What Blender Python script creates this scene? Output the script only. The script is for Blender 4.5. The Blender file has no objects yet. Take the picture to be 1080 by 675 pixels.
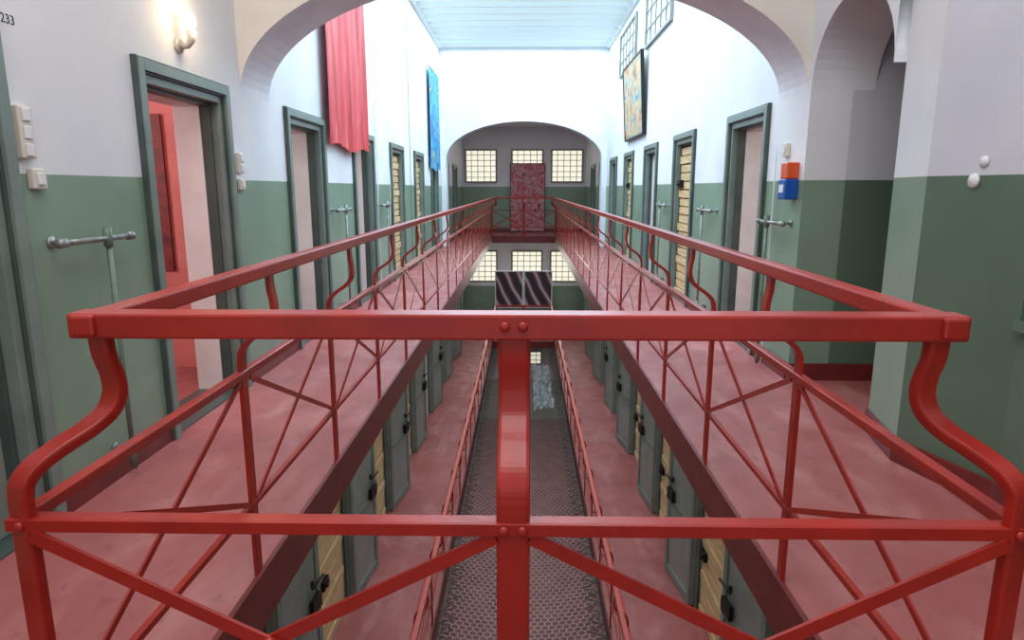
import bpy, math, random
from mathutils import Vector
random.seed(4)
C=bpy.context.scene.collection
WX=2.04; WE=0.985; DZ=3.32; YF=1.2; YB=20.5; YEND=22.5; WT=.30
HALLZ=4.74

def lin(c):
    o=[]
    for v in c[:3]:
        v/=255.0
        o.append(v/12.92 if v<=.04045 else ((v+.055)/1.055)**2.4)
    return (o[0],o[1],o[2],1)

# ---------------------------------------------------------------- materials
def base_mat(name,col,rough=.5,metal=0,emis=None,es=0,spec=.5):
    m=bpy.data.materials.new(name); m.use_nodes=True
    b=m.node_tree.nodes['Principled BSDF']
    b.inputs['Base Color'].default_value=lin(col)
    b.inputs['Roughness'].default_value=rough
    b.inputs['Metallic'].default_value=metal
    b.inputs['Specular IOR Level'].default_value=spec
    if emis:
        b.inputs['Emission Color'].default_value=lin(emis); b.inputs['Emission Strength'].default_value=es
    return m
def noisy(name,c1,c2,scale=6,rough=.5,bump=.0,detail=4,stretch=(1,1,1),lo=.35,hi=.65,metal=0,rvar=0):
    m=base_mat(name,c1,rough,metal); nt=m.node_tree; N=nt.nodes; L=nt.links
    b=N['Principled BSDF']
    g=N.new('ShaderNodeNewGeometry'); mp=N.new('ShaderNodeMapping'); mp.inputs['Scale'].default_value=stretch
    L.new(g.outputs['Position'],mp.inputs['Vector'])
    n=N.new('ShaderNodeTexNoise'); n.inputs['Scale'].default_value=scale; n.inputs['Detail'].default_value=detail
    L.new(mp.outputs[0],n.inputs['Vector'])
    r=N.new('ShaderNodeValToRGB'); r.color_ramp.elements[0].position=lo; r.color_ramp.elements[1].position=hi
    r.color_ramp.elements[0].color=lin(c1); r.color_ramp.elements[1].color=lin(c2)
    L.new(n.outputs['Fac'],r.inputs[0]); L.new(r.outputs[0],b.inputs['Base Color'])
    if bump:
        n2=N.new('ShaderNodeTexNoise'); n2.inputs['Scale'].default_value=scale*6
        L.new(mp.outputs[0],n2.inputs['Vector'])
        bp=N.new('ShaderNodeBump'); bp.inputs['Strength'].default_value=bump; bp.inputs['Distance'].default_value=.01
        L.new(n2.outputs['Fac'],bp.inputs['Height']); L.new(bp.outputs[0],b.inputs['Normal'])
    if rvar:
        mr=N.new('ShaderNodeMapRange'); mr.inputs[3].default_value=rough-rvar; mr.inputs[4].default_value=rough+rvar
        L.new(n.outputs['Fac'],mr.inputs[0]); L.new(mr.outputs[0],b.inputs['Roughness'])
    return m
def floor_mat():
    m=base_mat('worn_red_floor_paint',(160,84,86),.4); nt=m.node_tree; N=nt.nodes; L=nt.links; b=N['Principled BSDF']
    g=N.new('ShaderNodeNewGeometry')
    def noise(sc,det,st=(1,1,1),dist=0):
        mp=N.new('ShaderNodeMapping'); mp.inputs['Scale'].default_value=st; L.new(g.outputs['Position'],mp.inputs['Vector'])
        n=N.new('ShaderNodeTexNoise'); n.inputs['Scale'].default_value=sc; n.inputs['Detail'].default_value=det; n.inputs['Distortion'].default_value=dist
        L.new(mp.outputs[0],n.inputs['Vector']); return n.outputs['Fac']
    def rng(s,a,c,o=1):
        r=N.new('ShaderNodeMapRange'); r.inputs[1].default_value=a; r.inputs[2].default_value=c; r.inputs[4].default_value=o; L.new(s,r.inputs[0]); return r.outputs[0]
    def mix(f,c1,c2):
        k=N.new('ShaderNodeMix'); k.data_type='RGBA'; L.new(f,k.inputs[0])
        for i,v in ((6,c1),(7,c2)):
            if isinstance(v,tuple): k.inputs[i].default_value=v
            else: L.new(v,k.inputs[i])
        return k.outputs[2]
    a=mix(rng(noise(1.1,8),.36,.66),lin((152,82,80)),lin((166,94,92)))
    c=mix(rng(noise(4,12,(1,.4,1),.5),.5,.7,.8),a,lin((180,118,116)))
    d=mix(rng(noise(16,10,(1,.7,1),.3),.58,.7,.45),c,lin((124,68,70)))
    L.new(d,b.inputs['Base Color'])
    ro=N.new('ShaderNodeMapRange'); ro.inputs[1].default_value=.35; ro.inputs[2].default_value=.65; ro.inputs[3].default_value=.36; ro.inputs[4].default_value=.6
    L.new(noise(3,8),ro.inputs[0]); L.new(ro.outputs[0],b.inputs['Roughness'])
    bp=N.new('ShaderNodeBump'); bp.inputs['Strength'].default_value=.15; bp.inputs['Distance'].default_value=.01
    L.new(noise(14,4),bp.inputs['Height']); L.new(bp.outputs[0],b.inputs['Normal'])
    return m
def paint_mat(name,up,dn,up2,dn2):
    m=base_mat(name,up,.55); nt=m.node_tree; N=nt.nodes; L=nt.links; b=N['Principled BSDF']
    g=N.new('ShaderNodeNewGeometry'); s=N.new('ShaderNodeSeparateXYZ'); L.new(g.outputs['Position'],s.inputs[0])
    def math_(op,a,bv):
        k=N.new('ShaderNodeMath'); k.operation=op
        for i,v in enumerate((a,bv)):
            if isinstance(v,(int,float)): k.inputs[i].default_value=v
            else: L.new(v,k.inputs[i])
        return k.outputs[0]
    z=s.outputs[2]
    a=math_('MULTIPLY',math_('LESS_THAN',z,-.2),DZ)
    c=math_('MULTIPLY',math_('LESS_THAN',z,-DZ-.2),DZ)
    zz=math_('ADD',math_('ADD',z,a),c)
    f=math_('GREATER_THAN',zz,1.5)
    n=N.new('ShaderNodeTexNoise'); n.inputs['Scale'].default_value=1.6; n.inputs['Detail'].default_value=6
    L.new(g.outputs['Position'],n.inputs['Vector'])
    rr=N.new('ShaderNodeMapRange'); rr.inputs[1].default_value=.35; rr.inputs[2].default_value=.7; L.new(n.outputs['Fac'],rr.inputs[0])
    def mix(fac,c1,c2):
        k=N.new('ShaderNodeMix'); k.data_type='RGBA'
        L.new(fac,k.inputs[0])
        for i,v in ((6,c1),(7,c2)):
            if isinstance(v,tuple): k.inputs[i].default_value=v
            else: L.new(v,k.inputs[i])
        return k.outputs[2]
    u=mix(rr.outputs[0],lin(up),lin(up2)); d=mix(rr.outputs[0],lin(dn),lin(dn2))
    L.new(mix(f,d,u),b.inputs['Base Color'])
    ro=N.new('ShaderNodeMapRange'); ro.inputs[3].default_value=.35; ro.inputs[4].default_value=.8
    L.new(f,ro.inputs[0]); L.new(ro.outputs[0],b.inputs['Roughness'])
    n2=N.new('ShaderNodeTexNoise'); n2.inputs['Scale'].default_value=9; L.new(g.outputs['Position'],n2.inputs['Vector'])
    bp=N.new('ShaderNodeBump'); bp.inputs['Strength'].default_value=.25; bp.inputs['Distance'].default_value=.01
    L.new(n2.outputs['Fac'],bp.inputs['Height']); L.new(bp.outputs[0],b.inputs['Normal'])
    return m
def art_mat(name,cols,scale,stretch=(1,1,1),dist=1.5,detail=5):
    m=base_mat(name,cols[0],.6); nt=m.node_tree; N=nt.nodes; L=nt.links; b=N['Principled BSDF']
    g=N.new('ShaderNodeNewGeometry'); mp=N.new('ShaderNodeMapping'); mp.inputs['Scale'].default_value=stretch
    L.new(g.outputs['Position'],mp.inputs['Vector'])
    n=N.new('ShaderNodeTexNoise'); n.inputs['Scale'].default_value=scale; n.inputs['Detail'].default_value=detail; n.inputs['Distortion'].default_value=dist
    L.new(mp.outputs[0],n.inputs['Vector'])
    r=N.new('ShaderNodeValToRGB'); r.color_ramp.interpolation='LINEAR'
    k=len(cols)
    el=r.color_ramp.elements
    while len(el)<k: el.new(.5)
    for i,c in enumerate(cols):
        el[i].position=.3+.4*i/(k-1); el[i].color=lin(c)
    L.new(n.outputs['Fac'],r.inputs[0]); L.new(r.outputs[0],b.inputs['Base Color'])
    return m
def plank_mat(name,c1,c2,step=.105):
    m=base_mat(name,c1,.6); nt=m.node_tree; N=nt.nodes; L=nt.links; b=N['Principled BSDF']
    g=N.new('ShaderNodeNewGeometry')
    mp=N.new('ShaderNodeMapping'); mp.inputs['Scale'].default_value=(2,2,30); L.new(g.outputs['Position'],mp.inputs['Vector'])
    n=N.new('ShaderNodeTexNoise'); n.inputs['Scale'].default_value=1.5; n.inputs['Detail'].default_value=5; L.new(mp.outputs[0],n.inputs['Vector'])
    r=N.new('ShaderNodeValToRGB'); r.color_ramp.elements[0].position=.35; r.color_ramp.elements[1].position=.65
    r.color_ramp.elements[0].color=lin(c1); r.color_ramp.elements[1].color=lin(c2); L.new(n.outputs['Fac'],r.inputs[0])
    L.new(r.outputs[0],b.inputs['Base Color'])
    return m
def stripe_mat():
    m=base_mat('dark_striped_print',(30,28,34),.4); nt=m.node_tree; N=nt.nodes; L=nt.links; b=N['Principled BSDF']
    tc=N.new('ShaderNodeTexCoord'); mp=N.new('ShaderNodeMapping'); mp.inputs['Rotation'].default_value=(0,math.radians(28),0)
    L.new(tc.outputs['Object'],mp.inputs['Vector'])
    w=N.new('ShaderNodeTexWave'); w.bands_direction='X'; w.inputs['Scale'].default_value=.9; w.inputs['Distortion'].default_value=2.2; w.inputs['Detail'].default_value=1
    L.new(mp.outputs[0],w.inputs['Vector'])
    r=N.new('ShaderNodeValToRGB'); e=r.color_ramp.elements; e[0].position=.0; e[0].color=lin((46,46,54)); e[1].position=1; e[1].color=lin((196,192,196))
    for p,c in ((.5,(54,52,60)),(.70,(190,70,74)),(.84,(90,70,76))): k=e.new(p); k.color=lin(c)
    L.new(w.outputs['Fac'],r.inputs[0]); L.new(r.outputs[0],b.inputs['Base Color']); return m

WALL=paint_mat('two_tone_wall_paint',(228,230,233),(132,156,135),(216,219,225),(118,143,123))
WALL_SHADED=paint_mat('two_tone_wall_paint_shaded',(205,206,214),(92,114,96),(194,196,206),(82,103,86))  # darker copy of the wall paint: shade on near pier and lobby put into colour
CREAM=noisy('cream_plaster',(224,216,206),(214,206,196),3,.8)
PLASTER=noisy('white_plaster',(228,231,236),(216,220,228),3,.8)
FLOOR=floor_mat()
SLABG=noisy('slab_underside',(160,160,155),(140,140,138),3,.8)
RED=noisy('red_oxide_gloss_paint',(164,38,25),(146,32,23),9,.29,.06,6)
REDD=noisy('dark_red_skirting_paint',(116,42,40),(98,34,34),6,.4)
FRAME=noisy('grey_green_door_paint',(122,136,128),(108,124,116),5,.4)
FRAME2=noisy('dark_grey_green_door_paint',(72,84,80),(60,72,68),5,.4)
JAMB=noisy('off_white_plaster',(226,218,216),(214,204,202),4,.6)
PINK=noisy('salmon_pink_plaster',(216,128,122),(202,112,108),3,.7)
WOOD=plank_mat('pale_wooden_planks',(226,198,150),(196,164,116))
DGAP=base_mat('dark_gap',(70,56,42),.8)
PALE=noisy('pale_pink_door_paint',(222,214,212),(208,200,200),3,.45)
STEEL=noisy('grey_green_steel_door_paint',(144,152,144),(128,138,130),5,.4)
BLACK=base_mat('black_iron',(22,22,24),.45,.3)
METAL=noisy('galvanised_pipe',(160,162,160),(120,122,120),18,.4,metal=.5)
GREENP=noisy('green_painted_pipe',(112,132,116),(92,110,96),18,.4)
PLASTIC=base_mat('ivory_plastic',(214,208,192),.4)
WHITEP=base_mat('white_plastic',(225,225,225),.4)
BLUEB=base_mat('blue_plastic',(24,84,170),.35)
ORANGE=base_mat('orange_plastic',(215,85,36),.4)
WIN=base_mat('bright_window_glass',(235,232,215),.3,0,(236,232,212),.95)
WINB=base_mat('clerestory_glass',(215,228,232),.3,0,(195,222,236),.55)
MUNT=base_mat('window_frame_paint',(128,130,122),.5)
SKY=base_mat('skylight_glass',(205,222,224),.4,0,(200,226,228),.66)
RAFT=base_mat('white_skylight_rafter',(240,246,247),.5,0)
WIRE=base_mat('galvanised_wire',(160,124,120),.5,.05)
ROPE=noisy('grey_rope',(110,104,100),(72,68,68),60,.8)
GROUND=noisy('dark_ground_floor',(96,62,60),(116,78,74),3,.7)
BULB=base_mat('lit_bulb',(255,215,150),.3,0,(255,206,130),5)
BRASS=base_mat('white_enamel',(205,195,180),.35)
BANNER=art_mat('red_cloth',[(164,34,42),(200,54,60),(208,64,68),(226,110,110)],2.2,(1,3,.6),.6)
BLUEART=art_mat('blue_mural_cloth',[(16,60,140),(30,130,200),(80,180,220),(40,90,160),(220,210,150)],2.6)
PAINTING=art_mat('painted_canvas',[(40,70,110),(96,150,170),(206,180,130),(190,120,80),(50,90,80)],2.2)
REDART=art_mat('red_abstract_canvas',[(50,36,64),(170,60,90),(216,100,112),(140,150,140),(236,160,165),(90,60,70)],3.6,dist=3)
STRIPE=stripe_mat()
POSTER=art_mat('dark_red_poster_print',[(70,22,26),(130,36,36),(96,40,36)],3)
SHEET=base_mat('clear_plastic_sheet',(190,200,205),.2); 
SHEET.node_tree.nodes['Principled BSDF'].inputs['Alpha'].default_value=.3

# ---------------------------------------------------------------- mesh tools
class M:
    def __init__(s): s.v=[];s.f=[];s.m=[];s.sm=[]
    def add(s,vs,fs,mi=0,smooth=False):
        o=len(s.v); s.v+= [tuple(p) for p in vs]
        for f in fs: s.f.append([o+i for i in f]); s.m.append(mi); s.sm.append(smooth)
        return s
    def box(s,x0,x1,y0,y1,z0,z1,mi=0,top=None):
        x0,x1=min(x0,x1),max(x0,x1); y0,y1=min(y0,y1),max(y0,y1)
        vs=[(x0,y0,z0),(x1,y0,z0),(x1,y1,z0),(x0,y1,z0),(x0,y0,z1),(x1,y0,z1),(x1,y1,z1),(x0,y1,z1)]
        o=len(s.v); s.v+=vs
        for f in [(0,3,2,1),(0,1,5,4),(1,2,6,5),(2,3,7,6),(3,0,4,7)]:
            s.f.append([o+i for i in f]); s.m.append(mi); s.sm.append(False)
        s.f.append([o+4,o+5,o+6,o+7]); s.m.append(mi if top is None else top); s.sm.append(False)
        return s
    def strip(s,pts,wd,w,t,mi=0,smooth=False):
        wd=Vector(wd).normalized(); P=[Vector(p) for p in pts]; vs=[];n=len(P)
        for i,p in enumerate(P):
            tg=(P[min(i+1,n-1)]-P[max(i-1,0)]).normalized()
            nn=tg.cross(wd).normalized()
            for a,b in ((-1,-1),(1,-1),(1,1),(-1,1)): vs.append(p+wd*a*w/2+nn*b*t/2)
        fs=[(3,2,1,0)]
        for i in range(n-1):
            for k in range(4):
                j=(k+1)%4; fs.append((i*4+k,i*4+j,i*4+4+j,i*4+4+k))
        e=(n-1)*4; fs.append((e,e+1,e+2,e+3))
        return s.add(vs,fs,mi,smooth)
    def tube(s,pts,r,seg=10,mi=0):
        P=[Vector(p) for p in pts]; vs=[];n=len(P)
        for i,p in enumerate(P):
            tg=(P[min(i+1,n-1)]-P[max(i-1,0)]).normalized()
            a=tg.cross(Vector((0,0,1)))
            if a.length<.05: a=tg.cross(Vector((1,0,0)))
            a.normalize(); b=tg.cross(a)
            rr=r[i] if isinstance(r,(list,tuple)) else r
            for k in range(seg):
                th=2*math.pi*k/seg; vs.append(p+a*math.cos(th)*rr+b*math.sin(th)*rr)
        fs=[tuple(range(seg))[::-1]]
        for i in range(n-1):
            for k in range(seg):
                j=(k+1)%seg; fs.append((i*seg+k,i*seg+j,(i+1)*seg+j,(i+1)*seg+k))
        fs.append(tuple((n-1)*seg+k for k in range(seg)))
        return s.add(vs,fs,mi,True)
    def ball(s,c,r,sc=(1,1,1),mi=0,seg=14,ring=8):
        vs=[];fs=[]
        for i in range(ring+1):
            ph=math.pi*i/ring
            for k in range(seg):
                th=2*math.pi*k/seg
                vs.append((c[0]+r*sc[0]*math.sin(ph)*math.cos(th),c[1]+r*sc[1]*math.sin(ph)*math.sin(th),c[2]+r*sc[2]*math.cos(ph)))
        for i in range(ring):
            for k in range(seg):
                j=(k+1)%seg; fs.append((i*seg+k,(i+1)*seg+k,(i+1)*seg+j,i*seg+j))
        return s.add(vs,fs,mi,True)
    def mesh(s,name,mats):
        me=bpy.data.meshes.new(name); me.from_pydata(s.v,[],s.f)
        for m in mats: me.materials.append(m)
        me.polygons.foreach_set('material_index',s.m); me.polygons.foreach_set('use_smooth',s.sm)
        me.update(); return me
def obj(name,me,parent=None,loc=(0,0,0),bevel=0,**kw):
    o=bpy.data.objects.new(name,me); o.location=loc; C.objects.link(o)
    if parent: o.parent=parent
    if bevel:
        b=o.modifiers.new('bevel','BEVEL'); b.width=bevel; b.segments=2; b.limit_method='ANGLE'
    for k,v in kw.items(): o[k]=v
    return o
def empty(name,loc,**kw):
    o=bpy.data.objects.new(name,None); o.location=loc; o.empty_display_size=.1; C.objects.link(o)
    for k,v in kw.items(): o[k]=v
    return o
def struct(name,m,mats,label=None,bevel=0):
    o=obj(name,m.mesh(name,mats),bevel=bevel); o['kind']='structure'
    if label: o['label']=label; 
    return o

# ---------------------------------------------------------------- walls
DW=1.12; DH=2.13; INS=.05
LD=[1.58]+[3.62]+[3.6+2.25*k for k in range(1,8)]
RD=[5.70]+[3.6+2.25*k for k in range(2,8)]
LOWD=[3.6+2.25*k for k in range(0,8)]
def wall_run(m,sd,y0,y1,doors,z0,z1):
    x0=sd*WX; x1=sd*(WX+WT); y=y0
    for d in doors:
        a=d+INS; b=d+DW-INS; h=z0+DH-INS
        m.box(x0,x1,y,a,z0,z1); m.box(x0,x1,a,b,h,z1); y=b
    m.box(x0,x1,y,y1,z0,z1)
Y0=-2.2
m=M(); wall_run(m,-1,Y0,YEND,LD,0,5.0); struct('wall_left',m,[WALL],'white over sage green painted cell wall')
m=M(); wall_run(m,1,4.95,YEND,RD,0,5.0)
ya,yb=3.88,4.95; cy=(ya+yb)/2; a=(yb-ya)/2; sp=2.12; bb=.52
n=24
prev=None
for i in range(n+1):
    th=math.pi*i/n; yy=cy-a*math.cos(th); zz=sp+bb*math.sin(th)
    if prev:
        p,q=prev
        vs=[(WX,p,q),(WX,yy,zz),(WX,yy,5),(WX,p,5),(WX+.45,p,q),(WX+.45,yy,zz),(WX+.45,yy,5),(WX+.45,p,5)]
        m.add(vs,[(0,3,2,1),(4,5,6,7),(0,1,5,4)])
    prev=(yy,zz)
PN=2.86
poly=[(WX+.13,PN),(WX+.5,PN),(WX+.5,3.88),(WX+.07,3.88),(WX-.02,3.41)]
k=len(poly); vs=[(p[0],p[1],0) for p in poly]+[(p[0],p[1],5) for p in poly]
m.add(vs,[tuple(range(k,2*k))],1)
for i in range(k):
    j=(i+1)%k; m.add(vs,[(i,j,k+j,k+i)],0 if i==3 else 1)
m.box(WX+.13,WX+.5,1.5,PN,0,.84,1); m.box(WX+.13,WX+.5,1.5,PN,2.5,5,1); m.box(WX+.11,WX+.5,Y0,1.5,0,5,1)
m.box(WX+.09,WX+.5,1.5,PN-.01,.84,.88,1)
struct('wall_right',m,[WALL,WALL_SHADED],'white over sage green painted cell wall with arched side opening')
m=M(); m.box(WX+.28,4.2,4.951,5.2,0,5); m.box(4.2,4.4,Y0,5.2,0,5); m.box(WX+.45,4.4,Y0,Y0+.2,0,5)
struct('wall_side_lobby',m,[WALL_SHADED],'painted wall of the side stair lobby')
m=M(); m.box(WX+.45,4.4,Y0,5.2,3.3,3.4); struct('ceiling_lobby',m,[PLASTER])
m=M(); wall_run(m,-1,Y0,YEND,LOWD,-DZ,-.03); struct('wall_lower_left',m,[WALL],'lower storey cell wall, sage green')
m=M(); wall_run(m,1,Y0,YEND,LOWD,-DZ,-.19); struct('wall_lower_right',m,[WALL],'lower storey cell wall, sage green')
m=M(); m.box(-WX-.45,-WX,Y0,YEND,-6.7,-DZ-.02); m.box(WX,WX+.45,Y0,YEND,-6.7,-DZ-.02); struct('wall_ground_storey',m,[WALL])
m=M(); m.box(-2.5,2.5,YEND,YEND+.3,-6.7,5.0); struct('wall_end',m,[WALL],'end wall, white over sage green')
m=M(); m.box(-2.5,2.5,Y0-.2,Y0,-6.7,0); struct('wall_near_lower',m,[WALL])

def arch_wall(name,y0,y1,a,sp,b,face,ztop=5.0):
    m=M(); n=48; prev=(-a,sp)
    if a<WX-.01:
        for sd in (-1,1): m.box(sd*a,sd*WX,y0,y1,0,ztop)
    for i in range(1,n+1):
        th=math.pi*i/n; x=-a*math.cos(th); z=sp+b*math.sin(th); p,q=prev
        vs=[(p,y0,q),(x,y0,z),(x,y0,ztop),(p,y0,ztop),(p,y1,q),(x,y1,z),(x,y1,ztop),(p,y1,ztop)]
        m.add(vs,[(0,1,2,3)],1); m.add(vs,[(4,7,6,5),(0,4,5,1)],0)
        prev=(x,z)
    return struct(name,m,[PLASTER,face])
arch_wall('wall_near_arch',5.0,5.55,WX,2.12,.92,CREAM).__setitem__('label','cream and white plaster cross wall with wide elliptical arch')
o=arch_wall('wall_far_arch',16.8,17.2,1.92,2.15,.9,WALL); o['label']='white cross wall with wide arch onto the end landing'
m=M(); m.box(-2.3,2.3,17.2,YEND,3.4,3.5); struct('ceiling',m,[PLASTER])

# ---------------------------------------------------------------- floors
def slab(name,x0,x1,y0,y1,z,lab=None):
    m=M(); m.box(x0,x1,y0,y1,z-.18,z,1,0); return struct(name,m,[FLOOR,SLABG],lab)
for z,t in ((0,''),(-DZ,'_lower')):
    slab('floor'+t+'_walkway_left',-WX-.0,-WE,Y0,YEND,z,'worn red-painted walkway floor')
    slab('floor'+t+'_walkway_right',WE,WX+.0,Y0,YEND,z,'worn red-painted walkway floor')
    slab('floor'+t+'_bridge',-WE,WE,Y0,YF,z,'worn red-painted bridge floor')
    slab('floor'+t+'_landing',-WE,WE,YB,YEND,z,'worn red-painted landing floor')
slab('floor_lobby',WX,4.2,Y0,5.0,0)
m=M(); m.box(-2.5,2.5,Y0,YEND,-6.8,-6.6); struct('floor_ground',m,[GROUND])
ti=1
for z in (0,-DZ):
    m=M()
    m.box(-WE,-WE+.02,YF,YB,z-.2,z+.012); m.box(WE-.02,WE,YF,YB,z-.2,z+.012)
    m.box(-WE,WE,YF,YF+.02,z-.2,z+.012); m.box(-WE,WE,YB-.02,YB,z-.2,z+.012)
    struct('trim_%d'%ti,m,[REDD],'dark red steel edge of the walkway slab'); ti+=1
def base_run(m,sd,y0,y1,doors,z):
    y=y0
    for d in list(doors)+[None]:
        e=d if d is not None else y1
        if e>y: m.box(sd*WX,sd*(WX-.018),y,e,z,z+.13)
        if d is not None: y=d+DW
m=M(); base_run(m,-1,Y0,YEND,LD,0); struct('baseboard_left',m,[REDD])
m=M(); base_run(m,1,4.97,YEND,RD,0)
m.strip([(WX-.03,3.41,.065),(WX+.06,3.88,.065)],(0,0,1),.13,.02)
m.strip([(WX-.03,3.41,.065),(WX+.12,PN,.065)],(0,0,1),.13,.02)
m.box(WX+.11,WX+.13,1.5,PN,0,.13); m.box(WX+.09,WX+.11,Y0,1.5,0,.13)
m.box(WX+.0,4.2,4.93,4.95,0,.13)
struct('baseboard_right',m,[REDD])
m=M(); base_run(m,-1,Y0,YEND,LOWD,-DZ); struct('baseboard_lower_left',m,[REDD])
m=M(); base_run(m,1,Y0,YEND,LOWD,-DZ); struct('baseboard_lower_right',m,[REDD])
m=M(); m.box(-WX,WX,YEND-.02,YEND,0,.13); m.box(-WX,WX,YEND-.02,YEND,-DZ,-DZ+.13); struct('baseboard_end',m,[REDD])

# ---------------------------------------------------------------- doors
def ushape(m,sd,a,b,h,w,x0,x1,mi):
    m.box(sd*x0,sd*x1,a,a+w,0,h,mi); m.box(sd*x0,sd*x1,b-w,b,0,h,mi); m.box(sd*x0,sd*x1,a+w,b-w,h-w,h,mi)
def frame_mesh(sd):
    m=M()
    ushape(m,sd,0,DW,DH,.012,-.03,.06,1)
    ushape(m,sd,.012,DW-.012,DH-.012,.058,-.038,.06,0)
    ushape(m,sd,.07,DW-.07,DH-.07,.012,-.02,.08,1)
    ushape(m,sd,.082,DW-.082,DH-.082,.045,-.005,.11,0)
    ushape(m,sd,.127,DW-.127,DH-.127,.02,.05,.12,1)
    ushape(m,sd,.06,DW-.06,DH-.06,.09,.12,WT,2)
    m.box(sd*.0,sd*WT,.06,DW-.06,-.02,.012,1)
    return m.mesh('door_frame',[FRAME,FRAME2,JAMB])
FM={-1:frame_mesh(-1),1:frame_mesh(1)}
def leaf_mesh(sd,mat,kind,fl=0):
    m=M(); e=.147-.02*(fl>0); a,b,h=e,DW-e,DH-e
    m.box(sd*(.12-fl),sd*(.17-fl),a,b,.015,h,1)
    if kind=='wood':
        z=.03; i=0
        while z<h-.1:
            hh=.092; m.box(sd*((.10 if i%4 else .085)-fl),sd*(.12-fl),a+.01,b-.01,z,z+hh,0); z+=.108; i+=1
    else:
        m.box(sd*(.10-fl),sd*(.12-fl),a,b,.015,h,0)
        m.box(sd*(.09-fl),sd*(.10-fl),a+.08,b-.08,.15,.9,0); m.box(sd*(.09-fl),sd*(.10-fl),a+.08,b-.08,1.02,1.8,0)
    return m.mesh('door_leaf',[mat,DGAP])
LM={}
for sd in (-1,1):
    for nm,mt,kd,fl in (('wood',WOOD,'wood',0.04),('pale',PALE,'steel',0),('steel',STEEL,'steel',0),('woodflush',WOOD,'wood',.105),('paleflush',PALE,'steel',.105)):
        LM[sd,nm]=leaf_mesh(sd,mt,kd,fl)
def lock_mesh(sd):
    m=M(); m.box(sd*.05,sd*.09,0,.16,-.05,.05); m.box(sd*.035,sd*.05,.03,.13,-.015,.015); m.ball((sd*.04,.04,0),.022)
    return m.mesh('lock',[BLACK])
LK={-1:lock_mesh(-1),1:lock_mesh(1)}
def sec_mesh():
    m=M(); w=.80; h=1.95
    m.box(-.022,.022,0,w,0.02,h,0)
    for s_ in (-1,1):
        x0=s_*.022; x1=s_*.038
        m.box(x0,x1,0,.07,.02,h,1); m.box(x0,x1,w-.07,w,.02,h,1); m.box(x0,x1,.07,w-.07,h-.08,h,1); m.box(x0,x1,.07,w-.07,.02,.12,1); m.box(x0,x1,.07,w-.07,.95,1.02,1)
    return m.mesh('security_door',[STEEL,FRAME])
SEC=sec_mesh()
m=M(); m.box(-.075,-.04,.56,.74,1.02,1.16); m.tube([(-.08,.55,1.3),(-.08,.78,1.3)],.012); m.box(-.06,-.04,.6,.63,1.27,1.33); SLOCK=m.mesh('bolt',[BLACK])
dn=0
def door(sd,y,z,style,sec=False,lab=None):
    global dn
    dn+=1
    o=obj('door_%d'%dn,FM[sd],loc=(sd*WX,y,z),bevel=.003); o['kind']='structure'
    txt={'open':'open cell doorway with stepped grey-green frame','wood':'cell door filled with pale wooden planks','pale':'pale pink cell door in grey-green frame','steel':'grey-green steel cell door'}
    o['label']=lab or txt[style]
    if style!='open':
        l=obj('door_leaf',LM[sd,style],o)
        fx=-sd*.105 if 'flush' in style else (-sd*.04 if style=='wood' else 0)
        if 'wood' in style:
            for zz in (1.5,.8): obj('lock',LK[sd],o,(fx,.17 if sd<0 else DW-.34,zz))
        else: obj('lock',LK[sd],o,(fx,.19,1.05))
    if sec:
        p=obj('security_door',SEC,o,(-sd*.07,DW-.02,0))
        p.rotation_euler=(0,0,math.radians(sec*sd))
        b=obj('bolt',SLOCK,p)
        b.scale=(sd,1,1)
    return o
st=['steel','open','open','open','wood','wood','steel','steel','steel']
for y,s_ in zip(LD,st): door(-1,y,0,s_)
st=['open','wood','pale','wood','pale','steel','steel']
for y,s_ in zip(RD,st): door(1,y,0,s_)
angs={-1:[6,7,9,5,8,7,9,12],1:[7,8,6,9,7,9,9,12]}
for sd in (-1,1):
    for i,y in enumerate(LOWD):
        door(sd,y,-DZ,'woodflush' if i in (0,1,2,3,5) else 'paleflush',sec=(angs[sd][i] if i<7 else False),lab='plank-filled cell doorway with grey-green steel door swung open')
ci=0
for sd,y in ((-1,3.62),(-1,5.85),(-1,8.1),(1,5.70)):
    ci+=1
    m=M(); x0=sd*(WX+WT); x1=sd*(WX+3.2); a=y-.35; b=y+DW+.5
    m.box(x0,x1,b,b+.05,0,2.7); m.box(x0,x1,a-.05,a,0,2.7); m.box(x1,x1+sd*.05,a,b,0,2.7); m.box(x0,x1,a,b,2.7,2.75)
    struct('wall_cell_%d'%ci,m,[PINK if ci==1 else JAMB],'pink painted cell interior')
    m=M(); m.box(x0,x1,a,b,-.1,0,0,0); struct('floor_cell_%d'%ci,m,[FLOOR])
    ld=bpy.data.lights.new('cell_fill_light','AREA'); ld.energy=36 if ci==1 else 26; ld.size=.8; ld.color=(1,.97,.95)  # added lamp inside the windowless cell box, aimed to brighten the door jamb
    lo=bpy.data.objects.new('cell_fill_light',ld); src=Vector((sd*(WX+2.3),y+.1,2.0)); tgt=Vector((sd*(WX+.3),y+DW,1.2))
    lo.location=src; lo.rotation_euler=(tgt-src).to_track_quat('-Z','Y').to_euler(); C.objects.link(lo)
R=empty('poster',(-(WX+.93),3.62+DW+.5,.80),label='dark red poster hanging on the pink cell wall',category='poster')
m=M(); m.box(-.20,.20,-.022,-.002,0,1.2); obj('print',m.mesh('print',[POSTER]),R)

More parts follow.
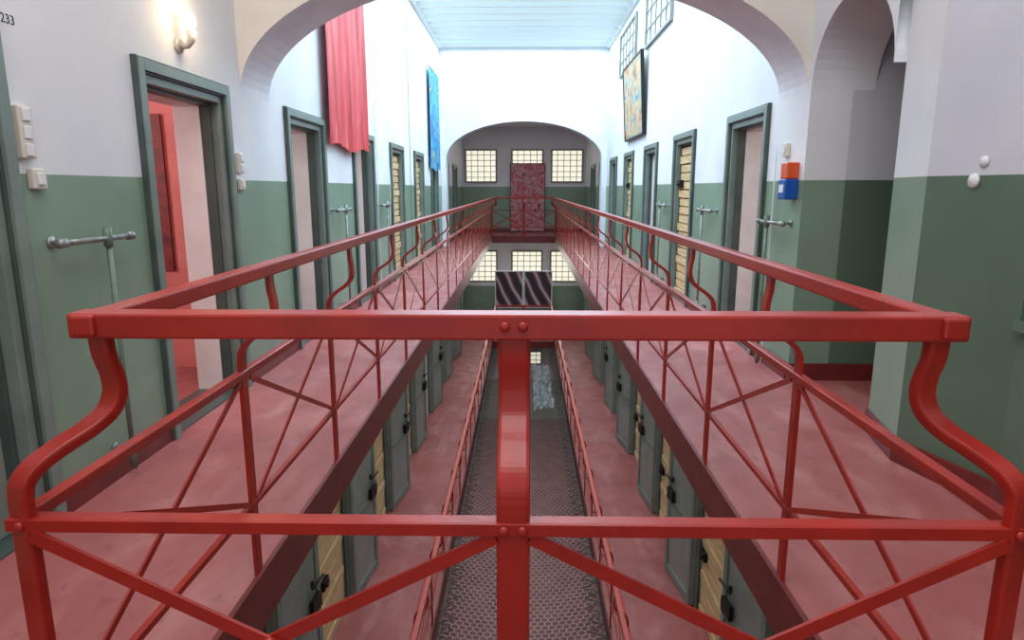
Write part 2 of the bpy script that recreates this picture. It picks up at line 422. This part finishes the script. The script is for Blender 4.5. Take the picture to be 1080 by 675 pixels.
# ---------------------------------------------------------------- railings
SP=[(0,-.14),(0,.84),(.004,.87),(.022,.90),(.055,.928),(.09,.952),(.118,.982),(.13,1.02),(.129,1.06),(.122,1.10),(.12,1.15)]
def smooth(pts,k=4):
    P=[Vector((p[0],p[1],0)) for p in pts]; out=[P[0]]
    for i in range(1,len(P)-1):
        p0,p1,p2,p3=P[i-1],P[i],P[i+1],P[min(i+2,len(P)-1)]
        if i==1: p0=P[1]-(P[2]-P[1])
        for j in range(k):
            t=j/k
            out.append(.5*((2*p1)+(-p0+p2)*t+(2*p0-5*p1+4*p2-p3)*t*t+(-p0+3*p1-3*p2+p3)*t**3))
    out.append(P[-1]); return [(p.x,p.y) for p in out]
SS=smooth(SP)
def post_mesh(dx,dy,wd,w=.055,t=.02):
    m=M(); m.strip([(o_*dx,o_*dy,z) for o_,z in SS],wd,w,t,smooth=False); me=m.mesh('post',[RED]); return me
ZT,ZM,ZL=1.17,.79,.29
def rail_side(sd,z,lab):
    v=-sd; L=YB-YF; nb=18; st_=L/nb
    R=empty('railing',(sd*WE,YF,z),label=lab,category='railing',group='iron walkway railings')
    m=M(); m.box(v*.095,v*.145,.08,L-.08,ZT-.022,ZT+.022); obj('top_rail',m.mesh('top_rail',[RED]),R,bevel=.006)
    m=M(); m.box(-.016,.016,0.02,L-.02,ZM-.014,ZM+.014); obj('middle_rail',m.mesh('middle_rail',[RED]),R,bevel=.004)
    m=M(); m.box(-.010,.010,0.02,L-.02,ZL-.010,ZL+.010); obj('lower_rail',m.mesh('lower_rail',[RED]),R)
    pm=post_mesh(v,0,(0,1,0),.046,.017)
    m=M(); m.strip([(v*.012,.03,ZM-.02),(v*.012,st_-.03,ZL+.01)],(v*0,.5,1),.020,.007); b1=m.mesh('brace',[RED])
    m=M(); m.strip([(v*.004,st_-.03,ZM-.02),(v*.004,.03,ZL+.01)],(0,-.5,1),.020,.007); b2=m.mesh('brace',[RED])
    for i in range(nb):
        if i>0: obj('post',pm,R,(0,i*st_,0),bevel=.003)
        obj('brace',b1,R,(0,i*st_,0)); obj('brace',b2,R,(0,i*st_,0))
    return R
def rail_end(y,z,dirv,lab):
    R=empty('railing',(0,y,z),label=lab,category='railing',group='iron walkway railings')
    yo=dirv*.12
    m=M(); m.box(-.90,.898,yo-.03,yo+.03,ZT-.028,ZT+.024); obj('top_rail',m.mesh('top_rail',[RED]),R,bevel=.005)
    m=M(); m.box(-1.0,1.0,-dirv*.018,-dirv*.012,ZM-.014,ZM+.012); m.box(-1.0,1.0,-dirv*.012,dirv*.02,ZM+.006,ZM+.012); obj('middle_rail',m.mesh('middle_rail',[RED]),R,bevel=.0015)
    m=M(); m.box(-.985,.985,-.012,.012,ZL-.014,ZL+.014); obj('lower_rail',m.mesh('lower_rail',[RED]),R)
    obj('post',post_mesh(0,dirv,(1,0,0),.066,.022),R,(0,0,0),bevel=.008)
    for sd in (-1,1):
        obj('post',post_mesh(-sd,dirv,(1,-sd*dirv*-.35,0),.052,.026),R,(sd*(WE-.012),0,0),bevel=.006)
        x0=sd*.035; x1=sd*(WE-.035); k=-dirv*.008
        m=M(); m.strip([(x0,k,ZM-.02),(x1,k,ZL+.01)],(sd*.5,0,1),.028,.008); obj('brace',m.mesh('brace',[RED]),R)
        m=M(); m.strip([(x1,k-dirv*.009,ZM-.02),(x0,k-dirv*.009,ZL+.01)],(-sd*.5,0,1),.028,.008); obj('brace',m.mesh('brace',[RED]),R)
        m=M(); m.ball((sd*WE/2,k-dirv*.014,(ZM-.02+ZL+.01)/2),.017,(1,.5,1)); obj('rivet',m.mesh('rivet',[RED]),R)
    m=M(); m.ball((0,0,0),.0105,(1,.6,1)); rv=m.mesh('rivet',[RED])
    for x in (-.018,.018): obj('rivet',rv,R,(x,yo-dirv*.031,ZT)); obj('rivet',rv,R,(x,-dirv*.02,ZM-.002))
    for sd in (-1,1):
        obj('rivet',rv,R,(sd*.85,yo-dirv*.031,ZT)); obj('rivet',rv,R,(sd*.97,-dirv*.02,ZM-.002))
    return R
for z,t in ((0,'upper'),(-DZ,'lower')):
    rail_side(-1,z,'red iron railing with S-curved posts along the %s walkway'%t)
    rail_side(1,z,'red iron railing with S-curved posts along the %s walkway'%t)
    if z==0: rail_end(YF,z,1,'red riveted iron railing across the bridge edge')
    rail_end(YB,z,-1,'red iron railing closing the %s end landing'%t)

# ---------------------------------------------------------------- safety net
m=M(); s_=.048; dxh=math.sqrt(3)*s_; zN=-DZ-.17
def seg(p,q,w=.0085):
    d=(q[0]-p[0],q[1]-p[1]); l=math.hypot(*d) or 1; nx,ny=-d[1]/l*w/2,d[0]/l*w/2
    def zz(pt): return zN-.10*(1-(pt[0]/.95)**2)
    m.add([(p[0]+nx,p[1]+ny,zz(p)),(p[0]-nx,p[1]-ny,zz(p)),(q[0]-nx,q[1]-ny,zz(q)),(q[0]+nx,q[1]+ny,zz(q))],[(0,1,2,3)])
rows=int((YB-YF-.1)/(1.5*s_)); cols=int(1.86/dxh)
for r in range(rows):
    for c in range(cols):
        cx=-.93+dxh*(c+.5+(.5 if r%2 else 0)); cyy=YF+.08+r*1.5*s_
        if cx>.93: continue
        P=[(cx+s_*math.sin(math.radians(60*k)),cyy+s_*math.cos(math.radians(60*k))) for k in range(6)]
        seg(P[0],P[1]); seg(P[1],P[2]); seg(P[0],P[5])
N_=empty('safety_net',(0,0,0),label='galvanised hexagonal wire safety net spanning the void',category='net')
o=obj('wire_mesh',m.mesh('wire_mesh',[WIRE]),N_); o['kind']='stuff'
for sd in (-1,1):
    m=M(); m.tube([(sd*.93,YF+.05+i*.5,zN-(.012 if i%2 else 0)) for i in range(39)],.012,8); obj('border_rope',m.mesh('border_rope',[ROPE]),N_)
    m=M()
    for i in range(90):
        y=YF+.1+i*.21
        m.tube([(sd*.78,y,zN-.03),(sd*.955,y+.08,zN+.01),(sd*.78,y+.2,zN-.03)],.008,5)
    o=obj('lacing',m.mesh('lacing',[ROPE]),N_); o['kind']='stuff'
m=M(); nx,ny=14,26; vs=[]
for j in range(ny+1):
    for i in range(nx+1):
        vs.append((.25+.45*i/nx+random.uniform(-.02,.02),14.2+3.6*j/ny,zN+.03+random.uniform(0,.16)))
m.add(vs,[(j*(nx+1)+i,j*(nx+1)+i+1,(j+1)*(nx+1)+i+1,(j+1)*(nx+1)+i) for j in range(ny) for i in range(nx)])
obj('plastic_sheet',m.mesh('plastic_sheet',[SHEET]),label='crumpled clear plastic sheet lying on the wire net',category='plastic sheet')

# ---------------------------------------------------------------- skylight
K=empty('skylight',(0,5.55,HALLZ),label='glazed skylight with white cross rafters over the hall',category='skylight')
m=M(); m.box(-WX,WX,0,11.25,.16,.2); obj('glazing',m.mesh('glazing',[SKY]),K)
m=M(); m.box(-WX,WX,-.035,.035,0,.11); rf=m.mesh('rafter',[RAFT])
for i in range(23): obj('rafter',rf,K,(0,.2+i*.495,0))
m=M()
for x in (-WX+.03,WX-.03): m.box(x-.03,x+.03,0,11.25,-.02,.14)
obj('curb',m.mesh('curb',[RAFT]),K)

# ---------------------------------------------------------------- windows
def window(n,cx,cy,cz,w,h,axis,nx,nz,glass,lab):
    m=M(); g=M(); f=.05
    def B(mm,a0,a1,d0,d1,z0,z1,mi=0):
        if axis=='y': mm.box(a0,a1,-d1,-d0,z0,z1,mi)
        else: mm.box(-d1,-d0,a0,a1,z0,z1,mi)
    B(m,-w/2,-w/2+f,0,.05,-h/2,h/2); B(m,w/2-f,w/2,0,.05,-h/2,h/2); B(m,-w/2+f,w/2-f,0,.05,h/2-f,h/2); B(m,-w/2+f,w/2-f,0,.05,-h/2,-h/2+f)
    for i in range(1,nx): x=-w/2+w*i/nx; B(m,x-.010,x+.010,.012,.035,-h/2+f,h/2-f)
    for i in range(1,nz): z=-h/2+h*i/nz; B(m,-w/2+f,w/2-f,.014,.033,z-.010,z+.010)
    o=obj('window_%d'%n,m.mesh('window',[MUNT]),loc=(cx,cy,cz)); o['kind']='structure'; o['label']=lab
    B(g,-w/2+f,w/2-f,0.002,.01,-h/2+f,h/2-f); obj('glass',g.mesh('glass',[glass]),o)
n=1
for z in (0,-DZ):
    for x in (-1.42,.11,1.42):
        window(n,x,YEND,z+2.17,1.06,1.08,'y',5,6,WIN,'multi-pane frosted window in the end wall'); n+=1
window(n,.35,YEND,-4.35,.6,.5,'y',3,3,WIN,'ground storey window'); n+=1
for y in (10.7,13.7): window(n,WX,y,4.12,2.0,.85,'x',5,3,WINB,'high clerestory window with glazing bars'); n+=1

# ---------------------------------------------------------------- artworks
def cloth(name,sd,y0,y1,z0,z1,mat,off,amp,label):
    nx,nz=60,24; vs=[]
    w=y1-y0;h=z1-z0
    for j in range(nz+1):
        for i in range(nx+1):
            t=i/nx; s1=j/nz
            d=off+amp*math.sin(t*38+math.sin(s1*3)*.8)*(.4+.6*(1-s1))+amp*.6*math.sin(t*13+s1*2)
            vs.append((-sd*d,t*w,s1*h+ (.03*math.sin(t*9) if j==0 else 0)))
    m=M(); m.add(vs,[(j*(nx+1)+i,j*(nx+1)+i+1,(j+1)*(nx+1)+i+1,(j+1)*(nx+1)+i) for j in range(nz) for i in range(nx)],0,True)
    R=empty(name,(sd*WX,y0,z0),label=label,category='banner')
    obj('cloth',m.mesh('cloth',[mat]),R)
    m=M(); m.tube([(-sd*(off),-.03,h),(-sd*off,w+.03,h)],.012); 
    for y in (.05,w-.05): m.tube([(0,y,h),(-sd*off,y,h)],.006)
    obj('hanging_rod',m.mesh('hanging_rod',[METAL]),R)
    return R
cloth('banner',-1,6.95,8.65,1.88,3.72,BANNER,.08,.009,'long red cloth banner hanging above a cell doorway')
cloth('banner',-1,14.5,16.1,1.85,3.95,BLUEART,.06,.004,'blue painted cloth banner hanging on the white wall')
def painting(name,loc,w,h,axis,sd,mat,tilt,label,fr=BLACK):
    R=empty(name,loc,label=label,category='painting')
    m=M(); f=M()
    if axis=='x':
        m.box(-sd*.02,-sd*.045,-w/2,w/2,-h/2,h/2)
        for a in (-w/2-.03,w/2): f.box(0,-sd*.06,a,a+.03,-h/2-.03,h/2+.03)
        for a in (-h/2-.03,h/2): f.box(0,-sd*.06,-w/2,w/2,a,a+.03)
        R.rotation_euler=(0,math.radians(tilt),0)
    else:
        m.box(-w/2,w/2,-.045,-.02,-h/2,h/2)
        for a in (-w/2-.02,w/2): f.box(a,a+.02,-.05,0,-h/2-.02,h/2+.02)
        for a in (-h/2-.02,h/2): f.box(-w/2,w/2,-.05,0,a,a+.02)
    obj('canvas',m.mesh('canvas',[mat]),R); obj('picture_frame',f.mesh('picture_frame',[fr]),R)
    return R
painting('painting',(WX-.05,12.45,3.0),1.95,1.28,'x',1,PAINTING,-3.5,'blue and orange abstract painting in thin black frame')
painting('painting',(.12,YEND-.07,1.14),1.12,2.2,'y',0,REDART,0,'tall pink and red abstract painting below the end window')
for x,ry in ((-.47,3),(.47,-3)):
    R=empty('display_board',(x,21.4,-DZ),label='dark printed display board on thin legs at the lower landing',category='display board',group='display boards')
    m=M(); m.box(-.43,.43,-.02,.02,.95,2.12); p=obj('panel',m.mesh('panel',[STRIPE]),R)
    m=M(); m.box(-.46,-.43,-.025,.025,.93,2.15); m.box(.43,.46,-.025,.025,.93,2.15); m.box(-.43,.43,-.025,.025,2.12,2.15); m.box(-.43,.43,-.025,.025,.93,.95); obj('panel_frame',m.mesh('pf',[WHITEP]),R)
    for lx in (-.4,.4):
        m=M(); m.tube([(lx,0,0),(lx,0,.94)],.012); obj('leg',m.mesh('leg',[METAL]),R)

# ---------------------------------------------------------------- wall fixtures
def pipe_rack(sd,y,z,mat,low=True):
    R=empty('pipe_rack',(sd*WX,y,z),label='painted metal pipe on brackets fixed to the green wall',category='pipe',group='wall pipes')
    k=-sd
    m=M(); m.tube([(k*.09,-.28,.0),(k*.09,.24,.0)],.014); m.tube([(k*.09,-.30,0),(k*.09,-.25,0)],.021); m.tube([(k*.09,.20,0),(k*.09,.24,0)],.021)
    obj('horizontal_pipe',m.mesh('horizontal_pipe',[METAL]),R)
    m=M(); m.tube([(k*.09,.04,-1.16),(k*.09,.04,.05)],.012); m.tube([(k*.09,.04,-.04),(k*.09,.04,.05)],.02); m.tube([(k*.09,.04,-1.14),(k*.09,.04,-1.0)],.018)
    obj('vertical_pipe',m.mesh('vertical_pipe',[mat]),R)
    for yy,zz in ((-.22,0),(.17,0),(.04,-1.05)):
        m=M(); m.tube([(k*.001,yy,zz),(k*.09,yy,zz)],.009); m.tube([(k*.001,yy,zz),(k*.008,yy,zz)],.028); obj('bracket',m.mesh('bracket',[METAL]),R)
    return R
pipe_rack(-1,3.08,1.21,GREENP); pipe_rack(-1,7.35,1.21,METAL); pipe_rack(-1,9.6,1.21,METAL)
pipe_rack(1,7.3,1.21,METAL); pipe_rack(1,9.6,1.21,METAL); pipe_rack(1,5.33,1.18,GREENP)
def switch(loc,h,sd,n,label,name='light_switch'):
    R=empty(name,loc,label=label,category='switch'); k=-sd
    m=M(); m.box(0,k*.03,-.04,.04,-h/2,h/2); obj('housing',m.mesh('housing',[PLASTIC]),R,bevel=.006)
    for i in range(n):
        z=-h/2+h*(i+.5)/n; m=M(); m.box(k*.03,k*.038,-.02,.02,z-.025,z+.025); obj('rocker',m.mesh('rocker',[WHITEP]),R,bevel=.003)
switch((-WX,2.77,1.665),.21,-1,3,'ivory three-gang switch block on the white wall'); switch((-WX,2.81,1.48),.085,-1,1,'single ivory switch just below the paint line')
switch((-WX,4.86,1.62),.14,-1,2,'ivory double switch beside the doorway'); switch((-WX,4.86,1.47),.08,-1,1,'single ivory switch beside the doorway')
switch((WX,5.28,1.73),.10,1,1,'white sensor box above the blue dispenser','sensor')
for i,(y,z,r) in enumerate(((3.16,1.475,.036),(3.12,1.56,.027))):
    m=M(); x=WX-.02+(3.41-y)*.15/(3.41-PN); m.tube([(x+.004,y,z),(x-.010,y,z)],[r,r*.85],20)
    obj('cover_plate',m.mesh('cover_plate',[WHITEP]),label='round white blanking plate on the painted pier',category='cover plate',group='blanking plates')
R=empty('wall_lamp',(-WX,4.14,2.27),label='lit bare-bulb wall lamp with white enamel socket',category='lamp')
m=M(); m.tube([(0,0,0),(.02,0,0)],[.045,.04],18); m.tube([(.02,0,0),(.06,0,.0),(.085,0,.03),(.09,0,.08)],[.018,.018,.022,.03],14); obj('socket',m.mesh('socket',[BRASS]),R)
m=M(); m.ball((.09,0,.135),.03,(1,1,1.9)); obj('bulb',m.mesh('bulb',[BULB]),R)
R=empty('dispenser',(WX,5.10,1.36),label='blue and orange wall-mounted box on the arch jamb',category='dispenser')
m=M(); m.box(-.10,0,-.07,.07,0,.15); obj('housing',m.mesh('housing',[BLUEB]),R,bevel=.01)
m=M(); m.box(-.09,0,-.065,.065,.15,.27); obj('lid',m.mesh('lid',[ORANGE]),R,bevel=.01)
m=M(); m.box(-.103,-.10,-.04,.04,.05,.11); obj('sticker',m.mesh('sticker',[WHITEP]),R)
def cable(pts,r,mat,label):
    m=M(); m.tube(pts,r,6); obj('cable',m.mesh('cable',[mat]),label=label,category='cable')
cable([(-WX+.025,9.35+.03*math.sin(i*.9),.01+i*.19) for i in range(25)],.007,WHITEP,'thin white cable running down the wall')
cable([(-WX+.025,12.1,.01+i*.19) for i in range(25)],.006,GREENP,'thin grey cable running down the wall')
cable([(-WX+.025,10.2+.05*math.sin(i),.01+i*.19) for i in range(25)],.005,WHITEP,'thin white cable running down the wall')
cable([(WX-.025,5.45,.01+i*.075) for i in range(25)],.006,WHITEP,'thin white cable beside the sensor box')
cable([(-.25+.12*math.sin(i*.5),6.5+i*.35,zN+.03) for i in range(30)],.010,BLACK,'black cable lying along the wire net')
R=empty('wall_shelf',(WX+WT,6.95,.62),label='small white shelf inside the cell',category='shelf')
m=M(); m.box(.0,.6,-.3,.25,0,.03); obj('board',m.mesh('board',[WHITEP]),R,bevel=.005)
m=M(); m.strip([(.02,-.1,-.2),(.4,-.1,0)],(0,1,0),.03,.01); obj('bracket',m.mesh('bracket',[METAL]),R)
cu=bpy.data.curves.new('n','FONT'); cu.body='233'; cu.size=.052; cu.align_x='CENTER'; cu.extrude=.0005
to=bpy.data.objects.new('t',cu); C.objects.link(to); bpy.context.view_layer.update()
me=bpy.data.meshes.new_from_object(to.evaluated_get(bpy.context.evaluated_depsgraph_get())); bpy.data.objects.remove(to)
me.materials.clear(); me.materials.append(BLACK)
o=obj('cell_number',me,loc=(-WX+.001,2.785,2.085),label='black stencilled cell number 233 on white wall',category='number'); o.rotation_euler=(math.pi/2,0,math.pi/2)

# ---------------------------------------------------------------- lights
def area(name,loc,rot,sx,sy,e,col):
    l=bpy.data.lights.new(name,'AREA'); l.shape='RECTANGLE'; l.size=sx; l.size_y=sy; l.energy=e; l.color=col
    o=bpy.data.objects.new(name,l); o.location=loc; o.rotation_euler=rot; C.objects.link(o); return o
area('hall_skylight',(0,11.2,4.70),(0,0,0),3.9,11,620,(.66,.86,1))
area('crossing_skylight',(-.4,.8,4.9),(0,0,0),3.2,4.5,165,(1,.98,.96))
area('landing_fill_light',(0,19.5,3.3),(0,0,0),2.5,3,25,(1,.98,.95))  # fill added under the landing ceiling to lift the end wall, no fixture
area('lower_window_light',(0,YEND-.4,-1.2),(math.radians(-90),0,0),3.5,1.2,40,(1,.97,.9))
area('ground_light',(0,12,-3.9),(0,0,0),1.6,14,80,(1,.88,.84))
for sd in (-1,1):
    area('lower_walkway_fill',(sd*1.35,11,-.25),(0,math.radians(sd*-20),0),.3,16,44,(1,.95,.9))  # fill strips added below the upper slabs to brighten the lower storey
p=bpy.data.lights.new('bulb_light','POINT'); p.energy=4; p.color=(1,.75,.45); p.shadow_soft_size=.04
po=bpy.data.objects.new('bulb_light',p); po.location=(-WX+.18,4.14,2.44); C.objects.link(po)

w=bpy.data.worlds.new('world'); bpy.context.scene.world=w; w.use_nodes=True
w.node_tree.nodes['Background'].inputs[0].default_value=(.88,.93,1,1); w.node_tree.nodes['Background'].inputs[1].default_value=.7
bpy.context.scene.view_settings.view_transform='Standard'

# ---------------------------------------------------------------- camera
cd=bpy.data.cameras.new('camera'); cd.sensor_width=36; cd.lens=700/1080*36; cd.clip_start=.05
co=bpy.data.objects.new('camera',cd); co.location=(.020,0,1.44); co.rotation_euler=(math.radians(90-11.2),0,math.radians(1.06)); C.objects.link(co)
bpy.context.scene.camera=co
